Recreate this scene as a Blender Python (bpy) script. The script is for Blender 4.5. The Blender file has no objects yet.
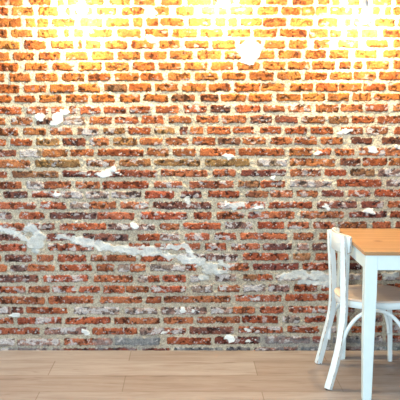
import bpy, bmesh, math, random
import numpy as np
from mathutils import Vector, Matrix
from math import sin, cos, pi, radians, sqrt

SC = bpy.context.scene
COL = SC.collection

# ------------------------------------------------------------------ camera
F_PX = 850.0
CAM_H = 1.48
PITCH, YAW, ROLL = radians(6.58), radians(1.0), radians(0.35)
R = Matrix.Rotation(-YAW, 3, 'Z') @ Matrix.Rotation(pi/2 - PITCH, 3, 'X') @ Matrix.Rotation(ROLL, 3, 'Z')
cd = bpy.data.cameras.new('camera')
cd.sensor_width = 36.0
cd.lens = 36.0 * F_PX / 400.0
cam = bpy.data.objects.new('camera', cd)
cam.matrix_world = Matrix.Translation((0, 0, CAM_H)) @ R.to_4x4()
COL.objects.link(cam)
SC.camera = cam

# ------------------------------------------------------------------ world, light, exposure
W = bpy.data.worlds.new('world'); SC.world = W
W.use_nodes = True
bg = W.node_tree.nodes['Background']
bg.inputs[0].default_value = (0.74, 0.91, 1.0, 1)
bg.inputs[1].default_value = 0.62
SC.view_settings.view_transform = 'Standard'
SC.view_settings.look = 'None'
SC.view_settings.gamma = 1.0
SC.view_settings.use_curve_mapping = False
SC.view_settings.exposure = 0.8

def area(name, loc, target, sx, sy, power, color):
    l = bpy.data.lights.new(name, 'AREA'); l.shape = 'RECTANGLE'
    l.size, l.size_y, l.energy, l.color = sx, sy, power, color
    o = bpy.data.objects.new(name, l); o.location = loc
    d = Vector(target) - Vector(loc)
    o.rotation_euler = d.to_track_quat('-Z', 'Y').to_euler()
    COL.objects.link(o)
    return o
# daylight from the shop front behind and to the left of the camera
area('window_daylight', (-2.2, -2.6, 1.9), (0.3, 5.0, 0.6), 3.4, 2.2, 225, (0.80, 0.94, 1.0))

BULB_POWER = 820.0         # emission strength of each globe bulb
WALL_Y = 4.961
CEIL_Z = 2.75

# ------------------------------------------------------------------ helpers
def wall_pt(px, py):
    d = R @ Vector((px - 200, 200 - py, -F_PX))
    t = WALL_Y / d.y
    return d.x * t, CAM_H + d.z * t

def link(name, me, mats, parent=None, smooth=False):
    o = bpy.data.objects.new(name, me)
    for m in (mats if isinstance(mats, (list, tuple)) else [mats]):
        me.materials.append(m)
    if smooth:
        me.polygons.foreach_set('use_smooth', [True] * len(me.polygons))
    COL.objects.link(o)
    if parent is not None: o.parent = parent
    return o

def from_bm(name, bm, mats, parent=None, smooth=False):
    bmesh.ops.recalc_face_normals(bm, faces=bm.faces)
    me = bpy.data.meshes.new(name); bm.to_mesh(me); bm.free()
    return link(name, me, mats, parent, smooth)

def tag(o, label=None, cat=None, group=None, kind=None):
    if label: o['label'] = label
    if cat: o['category'] = cat
    if group: o['group'] = group
    if kind: o['kind'] = kind
    return o

def empty(name, loc):
    o = bpy.data.objects.new(name, None); o.location = loc
    o.empty_display_size = 0.1
    COL.objects.link(o); return o

def box_bm(bm, x0, x1, y0, y1, z0, z1, bevel=0.0):
    vs = bmesh.ops.create_cube(bm, size=1.0)['verts']
    for v in vs:
        v.co = Vector(((x0+x1)/2 + v.co.x*(x1-x0), (y0+y1)/2 + v.co.y*(y1-y0), (z0+z1)/2 + v.co.z*(z1-z0)))
    if bevel:
        es = list({e for v in vs for e in v.link_edges})
        bmesh.ops.bevel(bm, geom=es, offset=bevel, segments=2, affect='EDGES', profile=0.5)
    return bm

def spline(pts, n=8):
    """Catmull-Rom through pts"""
    P = [Vector(p) for p in pts]
    P = [P[0]*2 - P[1]] + P + [P[-1]*2 - P[-2]]
    out = []
    for i in range(1, len(P)-2):
        a, b, c, d = P[i-1:i+3]
        for k in range(n):
            t = k/n
            out.append(0.5*((2*b) + (c-a)*t + (2*a-5*b+4*c-d)*t*t + (3*b-a-3*c+d)*t**3))
    out.append(P[-2].copy())
    return out

def rrect(w, d, r, seg=3):
    """rounded rectangle section; returns points and flags of edges that belong to a rounded corner"""
    pts, corner = [], []
    for cx, cy, a0 in ((w/2-r, d/2-r, 0), (-w/2+r, d/2-r, 90), (-w/2+r, -d/2+r, 180), (w/2-r, -d/2+r, 270)):
        for k in range(seg+1):
            a = radians(a0 + 90*k/seg)
            pts.append((cx + r*cos(a), cy + r*sin(a)))
            corner.append(k < seg)
    return pts, corner

def sweep(bm, path, w, d, r, ref, scale=None, worn=True, seg=3):
    """rounded bar along path; width w lies along ref (projected), depth d across it"""
    sec, corner = rrect(w, d, r, seg)
    rings = []
    n = len(path)
    for i, p in enumerate(path):
        t = (path[min(i+1, n-1)] - path[max(i-1, 0)]).normalized()
        u = Vector(ref); u = (u - t*u.dot(t)).normalized()
        v = t.cross(u)
        s = scale(i/(n-1)) if scale else 1.0
        rings.append([bm.verts.new(p + u*(a*s) + v*(b*s)) for a, b in sec])
    m = len(sec)
    for i in range(n-1):
        for j in range(m):
            f = bm.faces.new((rings[i][j], rings[i][(j+1) % m], rings[i+1][(j+1) % m], rings[i+1][j]))
            f.smooth = corner[j]
            f.material_index = 1 if (corner[j] and worn) else 0
    for rg in (rings[0], rings[-1]):
        f = bm.faces.new(rg)
        f.material_index = 1 if worn else 0

def lathe(bm, prof, center, seg=32, cap=True):
    cx, cy = center
    rings = []
    for r_, z in prof:
        rings.append([bm.verts.new((cx + r_*cos(2*pi*k/seg), cy + r_*sin(2*pi*k/seg), z)) for k in range(seg)])
    for a, b in zip(rings[:-1], rings[1:]):
        for k in range(seg):
            bm.faces.new((a[k], a[(k+1) % seg], b[(k+1) % seg], b[k])).smooth = True
    if cap:
        bm.faces.new(rings[0]); bm.faces.new(rings[-1])

# ------------------------------------------------------------------ materials
def newmat(name, rough=0.5):
    m = bpy.data.materials.new(name); m.use_nodes = True
    nt = m.node_tree; b = nt.nodes['Principled BSDF']
    b.inputs['Roughness'].default_value = rough
    return m, nt, b

def N(nt, kind, **kw):
    n = nt.nodes.new(kind)
    for k, v in kw.items():
        if k in n.inputs: n.inputs[k].default_value = v
        else: setattr(n, k, v)
    return n

def ramp(nt, fac, stops):
    r = nt.nodes.new('ShaderNodeValToRGB')
    el = r.color_ramp.elements
    while len(el) < len(stops): el.new(0.5)
    for e, (p, c) in zip(el, stops):
        e.position = p; e.color = c if len(c) == 4 else (*c, 1)
    nt.links.new(fac, r.inputs[0])
    return r

def mix(nt, a, b, fac, mode='MIX'):
    n = nt.nodes.new('ShaderNodeMix'); n.data_type = 'RGBA'; n.blend_type = mode
    for sock, v in ((n.inputs[0], fac), (n.inputs[6], a), (n.inputs[7], b)):
        if hasattr(v, 'is_output'): nt.links.new(v, sock)
        elif isinstance(v, (int, float)): sock.default_value = v
        else: sock.default_value = (*v, 1) if len(v) == 3 else v
    return n.outputs[2]

def brick_material():
    m, nt, b = newmat('old_brickwork', 0.92)
    b.inputs['Specular IOR Level'].default_value = 0.15
    at = N(nt, 'ShaderNodeAttribute', attribute_name='Col')
    tc = N(nt, 'ShaderNodeTexCoord')
    n1 = N(nt, 'ShaderNodeTexNoise', Scale=190.0, Detail=4.0, Roughness=0.7)
    n2 = N(nt, 'ShaderNodeTexNoise', Scale=75.0, Detail=3.0, Roughness=0.65)
    for n in (n1, n2): nt.links.new(tc.outputs['Object'], n.inputs['Vector'])
    r1 = ramp(nt, n1.outputs['Fac'], [(0.32, (0.35, 0.33, 0.33)), (0.5, (1, 1, 1)), (0.68, (1.45, 1.5, 1.5))])
    g1 = N(nt, 'ShaderNodeMath', operation='MULTIPLY'); nt.links.new(at.outputs['Alpha'], g1.inputs[0]); g1.inputs[1].default_value = 0.7
    c = mix(nt, at.outputs['Color'], r1.outputs[0], g1.outputs[0], 'MULTIPLY')
    r2 = ramp(nt, n2.outputs['Fac'], [(0.3, (0.6, 0.58, 0.58)), (0.5, (1, 1, 1)), (0.7, (1.25, 1.25, 1.25))])
    c = mix(nt, c, r2.outputs[0], g1.outputs[0], 'MULTIPLY')
    nt.links.new(c, b.inputs['Base Color'])
    bp = N(nt, 'ShaderNodeBump', Strength=0.55, Distance=0.003)
    nt.links.new(n1.outputs['Fac'], bp.inputs['Height'])
    nt.links.new(bp.outputs[0], b.inputs['Normal'])
    return m

def floor_material():
    m, nt, b = newmat('pale_plank_floor', 0.5)
    tc = N(nt, 'ShaderNodeTexCoord')
    mp = N(nt, 'ShaderNodeMapping')
    mp.inputs['Location'].default_value = (0.32, -4.751 + 5*0.262, 0)
    nt.links.new(tc.outputs['Object'], mp.inputs[0])
    bk = N(nt, 'ShaderNodeTexBrick', Scale=1.0)
    bk.offset = 0.37; bk.offset_frequency = 2; bk.squash = 1
    bk.inputs['Brick Width'].default_value = 1.14
    bk.inputs['Row Height'].default_value = 0.262
    bk.inputs['Mortar Size'].default_value = 0.0028
    bk.inputs['Mortar Smooth'].default_value = 0.3
    bk.inputs['Color1'].default_value = (0.315, 0.258, 0.232, 1)
    bk.inputs['Color2'].default_value = (0.385, 0.34, 0.325, 1)
    bk.inputs['Mortar'].default_value = (0.23, 0.18, 0.145, 1)
    nt.links.new(mp.outputs[0], bk.inputs['Vector'])
    def grain(sx, sy, det, stops):
        g = N(nt, 'ShaderNodeMapping'); g.inputs['Scale'].default_value = (sx, sy, 1)
        nt.links.new(tc.outputs['Object'], g.inputs[0])
        n = N(nt, 'ShaderNodeTexNoise', Scale=1.0, Detail=det, Roughness=0.6, Distortion=0.8)
        nt.links.new(g.outputs[0], n.inputs['Vector'])
        return ramp(nt, n.outputs['Fac'], stops)
    c = mix(nt, bk.outputs[0], grain(2.2, 14, 4, [(0.3, (0.82, 0.76, 0.72)), (0.6, (1.06, 1.06, 1.07))]).outputs[0], 1.0, 'MULTIPLY')
    c = mix(nt, c, grain(6, 120, 3, [(0.35, (0.86, 0.83, 0.8)), (0.55, (1.03, 1.03, 1.03))]).outputs[0], 0.8, 'MULTIPLY')
    c = mix(nt, c, grain(3.0, 22, 2, [(0.27, (0.55, 0.46, 0.4)), (0.36, (1, 1, 1))]).outputs[0], 0.8, 'MULTIPLY')
    nt.links.new(c, b.inputs['Base Color'])
    return m

def paint_material(name, col=(0.70, 0.79, 0.83), rough=0.38):
    m, nt, b = newmat(name, rough)
    tc = N(nt, 'ShaderNodeTexCoord')
    n = N(nt, 'ShaderNodeTexNoise', Scale=14.0, Detail=3.0)
    nt.links.new(tc.outputs['Object'], n.inputs['Vector'])
    r = ramp(nt, n.outputs['Fac'], [(0.3, tuple(c*0.95 for c in col)), (0.7, col)])
    nt.links.new(r.outputs[0], b.inputs['Base Color'])
    return m

def worn_material():
    m, nt, b = newmat('worn_painted_edge', 0.5)
    tc = N(nt, 'ShaderNodeTexCoord')
    n = N(nt, 'ShaderNodeTexNoise', Scale=16.0, Detail=4.0, Roughness=0.7)
    nt.links.new(tc.outputs['Object'], n.inputs['Vector'])
    r = ramp(nt, n.outputs['Fac'], [(0.42, (0.24, 0.15, 0.10)), (0.64, (0.70, 0.79, 0.83))])
    nt.links.new(r.outputs[0], b.inputs['Base Color'])
    return m

def wood_material(name, c0, c1, rough=0.42, sx=2.0, sy=26.0, knot=None):
    m, nt, b = newmat(name, rough)
    tc = N(nt, 'ShaderNodeTexCoord')
    mp = N(nt, 'ShaderNodeMapping'); mp.inputs['Scale'].default_value = (sx, sy, sy)
    nt.links.new(tc.outputs['Object'], mp.inputs[0])
    n = N(nt, 'ShaderNodeTexNoise', Scale=1.0, Detail=5.0, Roughness=0.6, Distortion=1.0)
    nt.links.new(mp.outputs[0], n.inputs['Vector'])
    r = ramp(nt, n.outputs['Fac'], [(0.3, c0), (0.65, c1)])
    col = r.outputs[0]
    if knot:
        # dark knot: distance from a fixed spot of the board
        sep = N(nt, 'ShaderNodeVectorMath', operation='SUBTRACT'); nt.links.new(tc.outputs['Object'], sep.inputs[0])
        sep.inputs[1].default_value = knot
        sc = N(nt, 'ShaderNodeVectorMath', operation='MULTIPLY'); nt.links.new(sep.outputs[0], sc.inputs[0])
        sc.inputs[1].default_value = (32, 34, 0)
        ln = N(nt, 'ShaderNodeVectorMath', operation='LENGTH'); nt.links.new(sc.outputs[0], ln.inputs[0])
        kr = ramp(nt, ln.outputs['Value'], [(0.25, (0.45, 0.33, 0.25)), (1.0, (1, 1, 1))])
        col = mix(nt, col, kr.outputs[0], 1.0, 'MULTIPLY')
    nt.links.new(col, b.inputs['Base Color'])
    return m

def emit_material(name, col, strength):
    m = bpy.data.materials.new(name); m.use_nodes = True
    nt = m.node_tree; nt.nodes.clear()
    e = nt.nodes.new('ShaderNodeEmission'); o = nt.nodes.new('ShaderNodeOutputMaterial')
    e.inputs[0].default_value = (*col, 1); e.inputs[1].default_value = strength
    nt.links.new(e.outputs[0], o.inputs[0]); return m

M_BRICK = brick_material()
M_FLOOR = floor_material()
M_PAINT = paint_material('white_chair_paint')
M_TPAINT = paint_material('white_table_paint', (0.66, 0.79, 0.82), 0.32)
M_WORN = worn_material()
M_TOP = wood_material('oiled_pine_top', (0.31, 0.155, 0.065), (0.49, 0.28, 0.13), 0.4, 1.2, 30.0, knot=(1.013, 4.395, 0.76))
M_SEAT = wood_material('bare_wood_seat', (0.60, 0.48, 0.41), (0.76, 0.65, 0.58), 0.45, 3, 20)
M_CEIL, _, _b = newmat('white_ceiling_paint', 0.9); _b.inputs['Base Color'].default_value = (0.75, 0.74, 0.72, 1)
M_STEEL, _, _b = newmat('brushed_socket_metal', 0.35); _b.inputs['Base Color'].default_value = (0.42, 0.45, 0.5, 1); _b.inputs['Metallic'].default_value = 0.6
M_CORD, _, _b = newmat('grey_cord', 0.7); _b.inputs['Base Color'].default_value = (0.4, 0.42, 0.45, 1)
M_BULB = emit_material('glowing_bulb_glass', (1.0, 0.77, 0.42), BULB_POWER)
M_FOOT, _, _b = newmat('dark_foot_pad', 0.7); _b.inputs['Base Color'].default_value = (0.05, 0.05, 0.055, 1)

# ------------------------------------------------------------------ brick wall (bricks read off the photograph, laid on the wall)
# each row: centre heights at four stations, then bricks of four 100 px stretches in quarter pixels; letters = look
ROWS = """
5 5 3 5|0-92 118-205 228-258 272-316 335-400|0-17 35-120 135-220 245-330 348-400|0-44 48-68 110-136 155-243 262-350 370-400|0-55 72-118 130-160 190-240 288-365 382-400
44 44 42 44|0-32 48-135 155-232 262-282 300-370 385-400|0-65 85-175 192-278 303-378|8-62 75-108 120-212 228-312 325-400|0-3 5-58 62-110 120-210 230-250 290-318 338-362 370-400
90 88 88 90|0-88 100-142 148-195 208-300 320-400|0-10 22-115 130-170 185-232 243-335 352-400|0-45 60-103 112-148 160-248 250-345 362-400|0-52 72-150 180-205 215-285 298-380 392-400
133 132 131 133|0-32 44-130 150-232 255-278 295-335 355-400|0-48 68-162 178-272 290-388|0-92 108-202 212-308 318-400|0-28 35-112 118-165 185-235 245-312 330-400
179 177 178 175|0-80 95-185 205-295 310-330 342-400|0-5 20-108 125-215 235-322 340-400|0-35 50-142 158-245 258-340 358-400|0-30 55-120w 152-235 265-352 372-400
224 221 218 216|0-40 52-138 155-242 262-350 368-400|0-55 70-162 175-268 280-372 388-400|0-85 98-190 205-298 312-400|0-5 22-105 118-195 220-308 330-400
266 264 263 260|0-75 97-190 210-295 312-400|0-8 20-115 130-220 235-325w 338-400|0-30 45-135 150-238 252-342 352-400|0-40 48-140 155-205 215-248 265-355 372-400
309 307 304 303|0-18 38-122w 140-232 248-338 352-400|0-42 58-155 162-252w 272-362w 378-400|0-72 88-182 198-295 308-400|0-5 18-108 120-210 215-303w 315-400
354 349 349 348|0-80 95-188 200-297 312-400|0-2 14-108d 114-206 220-312 328-400|0-25 35-122 135-240 245-340 358-400|0-55 64-152 155-248 252-342 352-400
395 392 390 388|0-45 58-140 155-250 262-352 368-400|0-60 78-162 175-272 285-380d|0-75d 82-185 195-288 305-400|0-3 10-102 110-198 210-285w 295-400
441 438 434 432|0-85 105-192w 203-268 275-310w 318-400w|0-3 14-105w 118-205 222-315 335-400w|0-28 40-125d 142-240 250-340w 352-400w|0-45w 62-155 162-252 260-352w 372-400
484 479 476 479|0-22 45-130w 145-225d 252-340g 358-400|0-48 60-155w 165-255 275-365 385-400|0-75d 88-185 200-290d 300-390d|5-100 112-195b 205-298 310-400
526 523 520 522|0-75 92-183 200-290w 310-395g|12-102b 112-203 217-300b 320-352d 360-400|0-15 28-122 132-215 238-325 340-400|0-28 42-133 162-250w 265-352w 375-400
569 566 563 563|0-22 40-128 143-238b 250-342d 358-400w|0-35d 52-148b 158-250 262-355w 370-400|0-62 70-162d 170-262 282-368 378-400|0-68 82-172 203-290d 325-400d
612 609 608 608|0-65d 80-166g 168-270 280-375 390-400|0-175d 187-277 292-382|0-142 155-340|-42-50 62-125w 138-217 235-400w
654 650 650 648|0-120w 140-320b 345-400w|0-60w 78-203b 217-400b|20-198b 228-348g 358-400|0-140b 160-242d 248-350 355-400
697 693 691 690|0-30 47-235b 250-400d|0-70 68-228w 242-400|0-28 50-143 162-343d 358-400|0-82b 97-185 202-300b 310-395g
740 739 737 732|0-88 105-175g 175-285 302-400|8-195 215-330w 358-400w|0-135 152-240b 240-340 358-400g|0-128g 147-327 345-400g
778 779 776 773|22-112d 125-240w 240-330g 345-400g|0-38d 45-165g 180-297w 322-400d|0-8 32-158 182-275b 280-372w 385-400|0-72d 85-175d 192-280w 297-385
822 821 821 818|0-142w 160-265w 280-355g 355-400|0-65w 80-195w 210-400d|0-45w 68-172w 175-262w 275-400|0-50w 65-228d 245-335d 350-400
862 863 861 858|0-48g 78-178 198-385d|-15-140w 163-348w 375-400|0-45 65-175 192-240d 240-380|0-175 195-348d 360-400
906 907 901 901|0-100w 105-165w 168-220d 238-400|0-25g 32-222g 238-318 333-400|0-85w 100-210g 230-338 350-400w|0-38w 52-140 150-268 290-365 380-400
948 949 944 946|0-100d 185-300d 330-400d|0-112d 148-240 240-320g 338-400w|0-38 58-145w 158-348 372-400|0-55d 75-170 185-270 285-400
990 986 987 986|0-105w 192-375w|115-200 215-400w|20-105w 125-240w 250-368d 385-400g|0-38 50-110d 125-200 215-300g 310-400
1032 1032 1027 1026|0-5 18-128d 147-215w 230-345w 360-400|0-143g 163-290 310-400g|0-150w 168-355 370-400b|0-42 62-115 130-240 250-320d 330-400
1071 1071 1067 1065|0-30 40-110g 110-220 238-368 385-400|0-55 70-120g 120-183 200-340g 340-385|90-195 210-395d|10-130 145-250d 262-320 335-400g
1113 1115 1110 1108|0-155d 173-355w 375-400|0-132g 152-190g 190-240 250-345w 360-400g|60-145g 170-230b 230-290 303-400g|0-125g 140-240g 250-330 340-400g
1157 1157 1153 1150|15-102 112-200 210-303w 315-400w|12-100 102-197 205-345w 365-400g|0-52g 70-160w 172-262g 273-358g 375-400|0-70 85-125 140-260g 275-330 345-400
1199 1199 1193 1188|0-180 192-375|0-170 185-245 255-400|0-122 140-325w 340-400|0-180 195-260g 270-400d
1241 1243 1240 1236|0-45g 45-95d 103-270 297-400g|0-78 100-230g 245-395g|0-28 45-130g 130-220 238-335w 355-400w|0-110g 125-220 240-330g 345-400
1282 1283 1277 1275|0-55 70-247w 262-400|0-43 57-240 253-375 388-400|0-162 168-312 330-400g|20-110w 125-200 215-330g 345-400
1323 1325 1319 1317|0-160w 178-350g 368-400|0-150 160-230g 230-342w 358-400d|0-135w 153-333w 350-400|0-75 90-190g 205-330 345-400g
1368 1365 1360 1357|0-60g 68-100g 100-240g 255-400w|0-50g 60-240s 268-400|0-45 58-240d 260-400g|0-40g 50-115d 130-240s 255-330g 345-400
1399 1399 1396 1394|0-60g 70-190d 205-400d|0-150s 165-280d 295-400s|0-90d 105-200s 215-390d|0-120s 135-260d 280-400s
"""
BASE = {'': ((0.32, 0.096, 0.046), (0.18, 0.049, 0.027)), 'd': ((0.18, 0.058, 0.042), (0.095, 0.042, 0.040)),
        'g': ((0.26, 0.15, 0.125), (0.14, 0.085, 0.078)), 'b': ((0.27, 0.125, 0.065), (0.17, 0.075, 0.045)),
        'w': ((0.33, 0.10, 0.055), (0.21, 0.06, 0.035)), 's': ((0.20, 0.20, 0.20), (0.10, 0.10, 0.11))}
WASH = {'': 0.14, 'd': 0.24, 'g': 0.85, 'b': 0.25, 'w': 0.5, 's': 0.4}

def parse_rows():
    rng = random.Random(7)
    bricks = []           # x0, x1, yc, h, kind  (px)
    rows = [l for l in ROWS.strip().splitlines()]
    st = (50, 150, 250, 350)
    first_y = None
    for ri, l in enumerate(rows):
        parts = l.split('|')
        ys = [float(v)/4 for v in parts[0].split()]
        ys[3] = ys[3]
        sl = (ys[3]-ys[0])/300.0
        yf = lambda x: float(np.interp(x, st, ys)) if 50 <= x <= 350 else (ys[0]+(x-50)*sl if x < 50 else ys[3]+(x-350)*sl)
        seg = []
        for k in range(4):
            for tk in parts[k+1].split():
                kd = tk[-1] if tk[-1].isalpha() else ''
                if kd: tk = tk[:-1]
                neg = tk.startswith('-'); t2 = tk[1:] if neg else tk
                a, b = t2.split('-'); a = -float(a) if neg else float(a)
                seg.append([a/4+100*k, float(b)/4+100*k, kd])
        seg.sort()
        mg = [seg[0]]
        for s in seg[1:]:
            if s[0] - mg[-1][1] < 1.4 and abs(s[0] % 100) < 0.3:      # one brick cut by a stretch border
                mg[-1][1] = s[1]
            else: mg.append(s)
        h = 8.2 if ri < 9 else 7.6 if ri < 16 else 7.2
        if ri == len(rows)-1: h = 4.0
        Lm = 22 if ri < 14 else (40 if ri % 2 else 30)
        mg[0][0] -= rng.uniform(2, 14); mg[-1][1] += rng.uniform(2, 14)
        x = mg[0][0] - 4
        while x > -240:
            L = Lm*rng.uniform(0.85, 1.15); mg.append([x-L, x, rng.choice(['', '', '', 'w', 'd', 'g' if ri > 12 else ''])]); x -= L+4
        x = max(s[1] for s in mg) + 4
        while x < 640:
            L = Lm*rng.uniform(0.85, 1.15); mg.append([x, x+L, rng.choice(['', '', '', 'w', 'd', 'g' if ri > 12 else ''])]); x += L+4
        for a, b, kd in mg:
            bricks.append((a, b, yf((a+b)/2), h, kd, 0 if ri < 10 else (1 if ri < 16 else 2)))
    y = rows and 1.2 - 10.95
    while y > -130:
        x = -240 + rng.uniform(0, 20)
        while x < 640:
            L = 22*rng.uniform(0.85, 1.15); bricks.append((x, x+L, y, 8.2, rng.choice(['', '', '', 'w']), 0)); x += L+4
        y -= 10.95
    return bricks

class VNoise:
    def __init__(s, seed): s.r = np.random.RandomState(seed); s.g = s.r.rand(256, 256).astype(np.float32)
    def __call__(s, X, Z, f):
        x = X*f + 1000.37; z = Z*f + 1000.71
        xi = np.floor(x).astype(np.int32); zi = np.floor(z).astype(np.int32)
        u = (x-xi).astype(np.float32); v = (z-zi).astype(np.float32)
        u = u*u*(3-2*u); v = v*v*(3-2*v)
        g = s.g; x0 = xi & 255; x1 = (xi+1) & 255; z0 = zi & 255; z1 = (zi+1) & 255
        return (g[z0, x0]*(1-u)+g[z0, x1]*u)*(1-v) + (g[z1, x0]*(1-u)+g[z1, x1]*u)*v
def fbm(seed, X, Z, f, o=3, gain=0.5):
    t = 0; a = 1; s = 0
    for k in range(o):
        t = t + a*VNoise(seed+k*17)(X, Z, f*2.03**k); s += a; a *= gain
    return t/s
def sst(a, b, x):
    t = np.clip((x-a)/(b-a), 0, 1); return t*t*(3-2*t)

# plaster left on the wall: (kind, points/width in px)
PL_LINES = [([(-60, 214), (-20, 222), (0, 229), (12, 232), (24, 237)], 4.2), ([(60, 236), (78, 240), (100, 246), (128, 250), (158, 253), (184, 258), (202, 263)], 4.6),
            ([(112, 247), (150, 248), (184, 257)], 2.6), ([(160, 249), (174, 247), (186, 246)], 2.2), ([(205, 264), (233, 265)], 3.0),
            ([(221, 206), (232, 206), (242, 203)], 2.7), ([(251, 209), (262, 207)], 2.5), ([(283, 276), (300, 275), (318, 276), (334, 279)], 4.6),
            ([(300, 282), (334, 284)], 3.0), ([(186, 198), (190, 205), (198, 206)], 2.0), ([(30, 225), (36, 232)], 4), ([(183, 245), (190, 252), (194, 259)], 2.4)]
PL_BLOBS = [(58, 118, 5.5, 6.5), (54, 124, 4, 2), (38, 117, 6, 3), (65, 112, 4, 3), (108, 173, 9, 4.2), (102, 175, 6, 3), (114, 169, 3, 2.5), (57, 194.5, 6, 2.6), (36, 243, 9.5, 8), (31, 229, 7, 4.5),
            (42, 237, 5.5, 5), (36, 250, 5, 3.5), (210, 268, 10, 8), (203, 277, 6, 4), (219, 272, 8, 4), (226, 205, 4, 3.4), (257, 208, 5, 2), (370, 212, 5.5, 3), (327, 206.5, 3, 3), (228, 156.5, 4, 1.6),
            (274, 176, 4, 2.2), (231, 338.5, 5.5, 3.6), (64, 309.5, 2, 2), (249.5, 51, 11.5, 12), (152, 39, 6, 3.6), (150, 12, 6, 5), (165, 332, 6, 2.2), (183, 311, 4, 1.8), (192, 311, 3, 1.6),
            (135, 226, 3.2, 2.6), (249, 330, 4, 2.4), (86, 332, 3, 2.2), (372, 150, 3.5, 1.8), (317, 153, 3, 1.6), (346, 131, 5, 1.6), (88, 175, 3.5, 1.6), (15, 315, 3, 1.4), (396, 148, 3, 1.5),
            (390, 275, 9, 4), (-30, 160, 8, 3), (440, 230, 10, 4), (470, 120, 7, 4), (250, 341, 3, 1.6), (190, 108, 3, 2.2), (79, 222, 3, 1.2)]
DIRT_LINES = [([(100, 345), (112, 340), (135, 344), (152, 341)], 5), ([(265, 342), (300, 345), (340, 345), (400, 343)], 5), ([(0, 349), (60, 350)], 2)]

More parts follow.
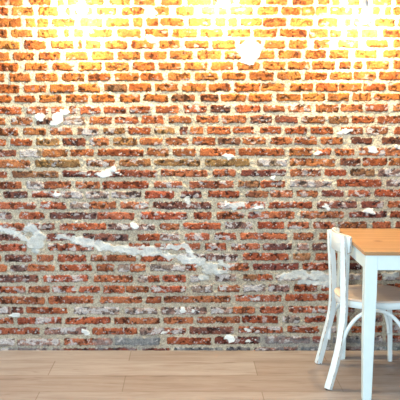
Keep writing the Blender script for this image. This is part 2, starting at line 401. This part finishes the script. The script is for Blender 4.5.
def build_wall():
    PPM = 1.0/((wall_pt(300, 200)[0]-wall_pt(100, 200)[0])/200.0)
    xl, xr = wall_pt(-4, 200)[0], wall_pt(404, 200)[0]
    zt = wall_pt(200, -4)[1]
    dx = 0.0027
    xs = np.concatenate([np.arange(-2.4, xl, 0.007), np.arange(xl, xr, dx), np.arange(xr, 3.0, 0.007)])
    zs = np.concatenate([np.arange(-0.01, zt, dx), np.arange(zt, CEIL_Z+0.01, 0.008)])
    X, Z = np.meshgrid(xs, zs)
    X = X.astype(np.float32); Z = Z.astype(np.float32)
    # ragged outlines: warp the coordinates
    WX = X + (fbm(1, X, Z, 45, 3)-.5)*0.011
    WZ = Z + (fbm(9, X, Z, 55, 3)-.5)*0.0105
    n_mid = fbm(21, X, Z, 60, 3); n_fine = fbm(31, X, Z, 190, 2, .7); n_big = fbm(41, X, Z, 7, 3)
    n_w = fbm(51, X*0.7, Z, 38, 4, .55); n_w2 = fbm(61, X, Z, 24, 3)
    n_sp = fbm(71, X, Z, 100, 2, .6); n_c = fbm(81, X*0.6, Z, 40, 3)
    n_pit = fbm(91, X, Z, 90, 3)
    # mortar
    t = np.clip(0.25 + 0.9*(n_big-.35) + .5*(n_mid-.5), 0, 1)[..., None]
    hi = sst(.55, 1.5, Z+.35*(n_big-.5))[..., None]  # lamps' warm light painted in: mortar gets paler and creamier with height
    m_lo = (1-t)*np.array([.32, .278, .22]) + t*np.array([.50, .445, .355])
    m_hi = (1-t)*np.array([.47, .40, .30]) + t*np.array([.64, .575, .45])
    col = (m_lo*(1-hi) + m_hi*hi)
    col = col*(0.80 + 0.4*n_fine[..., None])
    hgt = 0.0045*(n_mid-.5)*2 + 0.0025*(n_fine-.5)*2 + .004*(n_w2-.5)
    rng = np.random.RandomState(3)
    for (a, b, yc, hh, kd, zone) in parse_rows():
        x0, zc = wall_pt(a, yc); x1, _ = wall_pt(b, yc)
        zh = hh/PPM/2*rng.uniform(.92, 1.08)
        cx, hx = (x0+x1)/2, (x1-x0)/2
        i0, i1 = np.searchsorted(xs, [x0-.02, x1+.02]); j0, j1 = np.searchsorted(zs, [zc-zh-.02, zc+zh+.02])
        if i1 <= i0 or j1 <= j0: continue
        S = (slice(j0, j1), slice(i0, i1))
        tilt = rng.uniform(-.02, .02)
        px = WX[S]-cx; pz = WZ[S]-zc - px*tilt
        r = 0.011
        qx = np.abs(px)-hx+r; qz = np.abs(pz)-zh+r
        d = np.sqrt(np.maximum(qx, 0)**2+np.maximum(qz, 0)**2)-r + np.minimum(np.maximum(qx, qz), 0)
        d = d + (n_pit[S]-.5)*0.009
        k = sst(0.0015, -0.0020, d)
        c1, c2 = [np.array(c) for c in BASE[kd]]
        var = rng.uniform(.82, 1.22); hue = rng.uniform(.85, 1.25)
        if zone == 0: c1, c2 = c1*np.array([1.12, 1.2, .65]), c2*np.array([1.25, 1.35, .8])  # warm lamp glow painted into the upper rows' brick colour, weaker in the next zone
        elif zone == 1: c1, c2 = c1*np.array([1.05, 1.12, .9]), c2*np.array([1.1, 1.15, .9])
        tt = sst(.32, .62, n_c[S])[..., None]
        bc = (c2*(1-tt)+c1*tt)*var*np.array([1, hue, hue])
        bc = bc*(0.72+0.56*n_fine[S][..., None])
        dark = sst(.55, .72, fbm(int(rng.randint(1e5)), X[S], Z[S], 48, 3))[..., None]
        bc = bc*(1-dark*.68)
        w = WASH[kd]*(1.0 if zone else .2)
        th = 0.665 - .21*w
        wash = sst(th, th+.07, n_w[S]*.75+n_w2[S]*.25)*min(.9, .45+w)
        fleck = sst(.74, .82, n_sp[S])*(.8 if zone else .12)
        wm = np.maximum(wash, fleck)[..., None]
        wc = np.array([.45, .42, .425])*(0.8+.4*n_mid[S][..., None])
        bc = bc*(1-wm)+wc*wm
        kk = k[..., None]
        # shadow beneath each brick, painted into the colour along its lower arris
        under_shade = (sst(0.006, 0.0005, np.abs(d-.001))*sst(0.002, -.004, pz+zh*.5)*.5*sst(.4, .7, n_w2[S]))[..., None]
        col[S] = (col[S]*(1-kk)+bc*kk)*(1-under_shade)
        prot = 0.0065*rng.uniform(.5, 1.25)
        hb = prot*sst(0.001, -0.006, d) + 0.0045*(n_mid[S]-.5)+0.003*(n_fine[S]-.5) - .004*dark[..., 0]
        hgt[S] = hgt[S]*(1-k)+(hb)*k
    # old plaster splashes
    PX = (X*1.0); 
    def seg_d(p, q):
        ax, az = p; bx, bz = q
        ex, ez = bx-ax, bz-az
        tt = np.clip(((WX-ax)*ex+(WZ-az)*ez)/(ex*ex+ez*ez+1e-9), 0, 1)
        return np.hypot(WX-ax-tt*ex, WZ-az-tt*ez)
    grainy = np.ones_like(X)
    def lay(field_d, color, dep, edge=.004, opq=1.0, smooth=.75, warp=.040):
        nonlocal col, hgt, grainy
        k = sst(edge, -edge*.5, field_d + (n_w-.5)*warp + .003)*opq
        grainy = grainy*(1-smooth*k)
        K = k[..., None]
        cc = np.array(color)*(0.72+.56*n_w2[..., None])*(0.95+.1*n_fine[..., None])
        col = col*(1-K)+cc*K
        hgt = hgt*(1-k)+(dep+ .007*(n_w2-.5)+.004*(n_mid-.5))*k
    def blobs(L):
        nonlocal D
        D = np.full_like(X, 9.)
        for (bx, by, rx, ry) in L:
            cx, cz = wall_pt(bx, by); rx /= PPM; ry /= PPM
            i0, i1 = np.searchsorted(xs, [cx-rx-.05, cx+rx+.05]); j0, j1 = np.searchsorted(zs, [cz-ry-.05, cz+ry+.05])
            S = (slice(j0, j1), slice(i0, i1))
            D[S] = np.minimum(D[S], (np.hypot((WX[S]-cx)/rx, (WZ[S]-cz)/ry)-1)*min(rx, ry))
    D = np.full_like(X, 9.)
    for pts, w in DIRT_LINES:
        P = [wall_pt(*p) for p in pts]
        for p, q in zip(P[:-1], P[1:]): D = np.minimum(D, seg_d(p, q)-w/PPM)
    lay(D, (.17, .18, .195), .004, edge=.02, opq=.6, smooth=0, warp=.10)
    D = np.full_like(X, 9.)
    for pts, w in PL_LINES:
        P = [wall_pt(*p) for p in pts]
        for p, q in zip(P[:-1], P[1:]): D = np.minimum(D, seg_d(p, q)-w*.82/PPM)
    lay(D, (.53, .56, .57), .006, edge=.008, opq=.9, warp=.06)
    GREY = [(36, 243, 8.5, 7), (31, 229, 6, 3.5), (42, 237, 5, 4.5), (36, 250, 4, 3), (210, 268, 9, 7), (203, 277, 5, 3.5), (219, 272, 7, 3.5), (390, 275, 8, 3.5)]
    blobs(GREY); lay(D, (.47, .50, .51), .007, edge=.006, opq=.9)
    blobs([b for b in PL_BLOBS if b[:2] not in [g[:2] for g in GREY]])
    lay(D, (.66, .69, .70), .010, warp=.052)
    # settle everything at the wall's plane
    Yv = WALL_Y - np.clip(hgt, -.012, .03)
    ny, nx = X.shape
    co = np.empty((ny*nx, 3), np.float32); co[:, 0] = X.ravel(); co[:, 1] = Yv.ravel(); co[:, 2] = Z.ravel()
    idx = np.arange(ny*nx, dtype=np.int32).reshape(ny, nx)
    f = np.stack([idx[:-1, :-1], idx[:-1, 1:], idx[1:, 1:], idx[1:, :-1]], -1).reshape(-1, 4)
    nf = len(f)
    me = bpy.data.meshes.new('wall_back')
    me.vertices.add(ny*nx); me.vertices.foreach_set('co', co.ravel())
    me.loops.add(nf*4); me.loops.foreach_set('vertex_index', f.ravel())
    me.polygons.add(nf); me.polygons.foreach_set('loop_start', np.arange(0, nf*4, 4, dtype=np.int32))
    me.update(calc_edges=True)
    ca = me.color_attributes.new('Col', 'FLOAT_COLOR', 'POINT')
    rgba = np.ones((ny*nx, 4), np.float32); rgba[:, 3] = grainy.ravel(); rgba[:, :3] = np.clip(col, 0.01, .9).reshape(-1, 3)
    ca.data.foreach_set('color', rgba.ravel())
    o = link('wall_back', me, M_BRICK)
    tag(o, kind='structure')

build_wall()

# ------------------------------------------------------------------ floor and ceiling
bm = bmesh.new(); box_bm(bm, -2.4, 3.0, 0.4, WALL_Y+0.01, -0.02, 0.0)
tag(from_bm('floor', bm, M_FLOOR), kind='structure')
bm = bmesh.new(); box_bm(bm, -2.4, 3.0, 2.6, WALL_Y+0.02, CEIL_Z, CEIL_Z+0.05)
tag(from_bm('ceiling', bm, M_CEIL), kind='structure')

# ------------------------------------------------------------------ dining table
TX0, TX1, TY0, TY1, TH = 0.8745, 2.07, 4.065, 4.845, 0.76
table = empty('dining_table', ((TX0+TX1)/2, (TY0+TY1)/2, 0))
tag(table, 'white painted dining table with orange pine top at the right edge of the photo', 'table')
def tpart(name, bm, m):
    o = from_bm(name, bm, m, table)
    o.matrix_parent_inverse = Matrix.Translation(-table.location)
    return o
bm = bmesh.new(); box_bm(bm, TX0, TX1, TY0, TY1, TH-0.018, TH, 0.002)
o = tpart('tabletop', bm, M_TOP); o['label'] = 'orange-brown pine tabletop with a small knot'
a0, a1 = TH-.018-0.075, TH-0.018
for (x0, x1, y0, y1) in ((TX0+.066, TX1-.066, TY0+.014, TY0+.034), (TX0+.066, TX1-.066, TY1-.034, TY1-.014)):
    bm = bmesh.new(); box_bm(bm, x0, x1, y0, y1, a0, a1, 0.0015); tpart('apron', bm, M_TPAINT)
for (x0, x1, y0, y1) in ((TX0+.012, TX0+.030, TY0+.068, TY1-.068), (TX1-.030, TX1-.012, TY0+.068, TY1-.068)):
    bm = bmesh.new(); box_bm(bm, x0, x1, y0, y1, a0, a1, 0.0015); tpart('apron', bm, M_TPAINT)
def tleg(sx, sy):
    # outer faces stay plumb at the corner, inner faces taper to the foot
    ox = TX0+.007 if sx < 0 else TX1-.007
    oy = TY0+.010 if sy < 0 else TY1-.010
    bm = bmesh.new()
    rings = []
    for z, w, inset in ((0.0, .040, .010), (0.012, .044, .008), (0.30, .054, .002), (0.56, .061, 0), (a1, .061, 0)):
        sec, _ = rrect(w, w, .004, 2)
        cx = ox - sx*(w/2+inset); cy = oy - sy*(w/2+inset)
        rings.append([bm.verts.new((cx+a, cy+b, z)) for a, b in sec])
    m = len(rings[0])
    for A, B in zip(rings[:-1], rings[1:]):
        for k in range(m): bm.faces.new((A[k], A[(k+1) % m], B[(k+1) % m], B[k]))
    bm.faces.new(rings[0]); bm.faces.new(rings[-1])
    tpart('leg', bm, M_TPAINT)
for sx in (-1, 1):
    for sy in (-1, 1): tleg(sx, sy)

# ------------------------------------------------------------------ chair
CX, CY = 1.015, 4.510
chair = empty('dining_chair', (CX, CY, 0))
tag(chair, 'white bistro chair with worn edges and bare wood seat, tucked under the pine-topped table', 'chair')
def cpart(name, bm, mats, parent=None):
    o = from_bm(name, bm, mats, parent or chair)
    if parent is None: o.matrix_parent_inverse = Matrix.Translation(-chair.location)
    return o
CM = [M_PAINT, M_WORN]
near = [(.746, 4.262, .004), (.768, 4.272, .08), (.791, 4.285, .165), (.815, 4.305, .275), (.829, 4.325, .40), (.831, 4.337, .50), (.829, 4.352, .637), (.824, 4.364, .79)]
far = [(.763, 4.703, .004), (.780, 4.695, .081), (.797, 4.687, .165), (.815, 4.675, .25), (.828, 4.665, .35), (.827, 4.650, .466), (.817, 4.635, .60), (.806, 4.627, .70), (.799, 4.622, .785)]
for pts, ref in ((near, (cos(radians(42)), sin(radians(-42)), 0)), (far, (cos(radians(25)), sin(radians(25)), 0))):
    bm = bmesh.new()
    sweep(bm, spline(pts, 6), .037, .027, .0028, ref, scale=lambda t: 1.0 if t < .75 else 1-.25*(t-.75)/.25)
    o = cpart('leg', bm, CM)
    o['label'] = 'curved rear leg running up into the backrest'
    bm = bmesh.new()
    p = pts[0]; box_bm(bm, p[0]-.0135, p[0]+.0135, p[1]-.0115, p[1]+.0115, 0, .0045, .001)
    fo = from_bm('foot_pad', bm, M_FOOT, o)
for y in (4.262, 4.740):
    bm = bmesh.new()
    sy = 1 if y > CY else -1
    sweep(bm, spline([(1.183, y, .004), (1.174, y-sy*.004, .22), (1.161, y-sy*.018, .425)], 5), .028, .028, .006, (1, 0, 0), scale=lambda t: .88+.16*t, worn=False)
    o = cpart('leg', bm, [M_PAINT])
# bentwood arches between front and rear legs
for y0, y1 in ((4.290, 4.272), (4.686, 4.730)):
    pts = [(.816, y0, .150), (.822, y0, .235), (.848, y0*.75+y1*.25, .315), (.895, (y0+y1)/2, .378), (.955, (y0+y1)/2, .409), (1.02, (y0+y1)/2, .409),
           (1.08, y0*.3+y1*.7, .378), (1.130, y1, .315), (1.158, y1, .235), (1.166, y1, .17)]
    sy = 1 if y0 < CY else -1
    pts = [(a, b + sy*.008, c) for a, b, c in pts]
    bm = bmesh.new(); sweep(bm, spline(pts, 6), .020, .020, .0095, (0, 1, 0), worn=False, seg=4)
    cpart('stretcher', bm, [M_PAINT])
# seat: rounded plan, slightly wider at the front
def seat_ring(bm, s, z, off=0.0):
    vs = []
    for k in range(64):
        a = 2*pi*k/64
        c, s_ = cos(a), sin(a)
        e = 2/2.6
        x = math.copysign(abs(c)**e, c)*(.203*s+off); y = math.copysign(abs(s_)**e, s_)*(.208*s+off)*(1+.07*c)
        vs.append(bm.verts.new((1.018+x, CY+y, z)))
    return vs
def stack(bm, levels, smooth=True):
    rings = [seat_ring(bm, s, z, o_) for s, z, o_ in levels]
    for A, B in zip(rings[:-1], rings[1:]):
        for k in range(64): bm.faces.new((A[k], A[(k+1) % 64], B[(k+1) % 64], B[k])).smooth = smooth
    bm.faces.new(rings[0]); bm.faces.new(rings[-1])
bm = bmesh.new(); stack(bm, [(1, .4475, -.004), (1, .452, 0), (1, .457, -.002), (1, .459, -.007), (.8, .457, 0), (.5, .4535, 0), (.2, .452, 0)])
o = cpart('seat', bm, M_SEAT); o['label'] = 'bare pinkish wood seat panel'
bm = bmesh.new(); stack(bm, [(1, .412, -.006), (1, .414, -.003), (1, .445, -.003), (1, .4475, -.006)])
cpart('seat_frame', bm, M_PAINT)
# curved top rail
rail = spline([(x, y, 0) for x, y in [(.864, 4.364), (.846, 4.385), (.829, 4.424), (.816, 4.475), (.810, 4.530), (.811, 4.590), (.818, 4.636), (.836, 4.672), (.858, 4.687)]], 6)
bm = bmesh.new()
n = len(rail); A = []
for i, p in enumerate(rail):
    t = (rail[min(i+1, n-1)]-rail[max(i-1, 0)]).normalized(); nn = Vector((-t.y, t.x, 0))
    e = min(i, n-1-i)/6.0
    cut = .016*(1-min(1, e))**2
    top = .792 - cut*.5; bot = .692 + cut*.5
    h = .0085
    sec = [(h, bot+.003), (h, top-.003), (h-.003, top), (-h+.003, top), (-h, top-.003), (-h, bot+.003), (-h+.003, bot), (h-.003, bot)]
    A.append([bm.verts.new((p.x+nn.x*a, p.y+nn.y*a, z)) for a, z in sec])
for a, b in zip(A[:-1], A[1:]):
    for k in range(8):
        f = bm.faces.new((a[k], a[(k+1) % 8], b[(k+1) % 8], b[k])); f.smooth = k in (0, 4)
        f.material_index = 1 if k in (1, 3, 5, 7) else 0
f = bm.faces.new(A[0]); f.material_index = 1
f = bm.faces.new(A[-1]); f.material_index = 1
cpart('backrest', bm, CM)

# ------------------------------------------------------------------ three bare-bulb pendants close to the wall
def pendant(px, py, gap, label):
    d = R @ Vector((px-200, 200-py, -F_PX)); t = (WALL_Y-gap)/d.y
    x, y, z = d.x*t, d.y*t, CAM_H+d.z*t
    e = empty('pendant_lamp', (x, y, z))
    tag(e, label, 'lamp', 'bare-bulb pendants above the brick wall')
    # bulb: pear shape, glass centre at the origin
    bm = bmesh.new()
    prof = [(.002, -.0300)] + [(.030*sin(a), -.030*cos(a)) for a in [radians(v) for v in range(15, 136, 12)]] + [(.016, .030), (.0135, .038)]
    lathe(bm, prof, (0, 0), 28)
    from_bm('bulb', bm, M_BULB, e)
    bm = bmesh.new(); lathe(bm, [(.0135, .0385), (.0175, .040), (.0185, .046), (.0185, .085), (.015, .094), (.006, .102), (.0035, .104)], (0, 0), 24)
    from_bm('socket', bm, M_STEEL, e)
    top = CEIL_Z - z
    bm = bmesh.new(); lathe(bm, [(.003, .103), (.003, top-.02)], (0, 0), 10)
    from_bm('cord', bm, M_CORD, e)
    bm = bmesh.new(); lathe(bm, [(.006, top-.03), (.04, top-.022), (.045, top-.012), (.045, top)], (0, 0), 28)
    from_bm('canopy', bm, M_STEEL, e)
pendant(82, 9, .20, 'glowing bare bulb hung before the brick wall, leftmost of the three lamps')
pendant(224, 2, .20, 'glowing bare bulb hung before the brick wall, middle of the three lamps')
pendant(365, 18, .20, 'glowing bare bulb with its metal socket showing, rightmost of the three lamps')
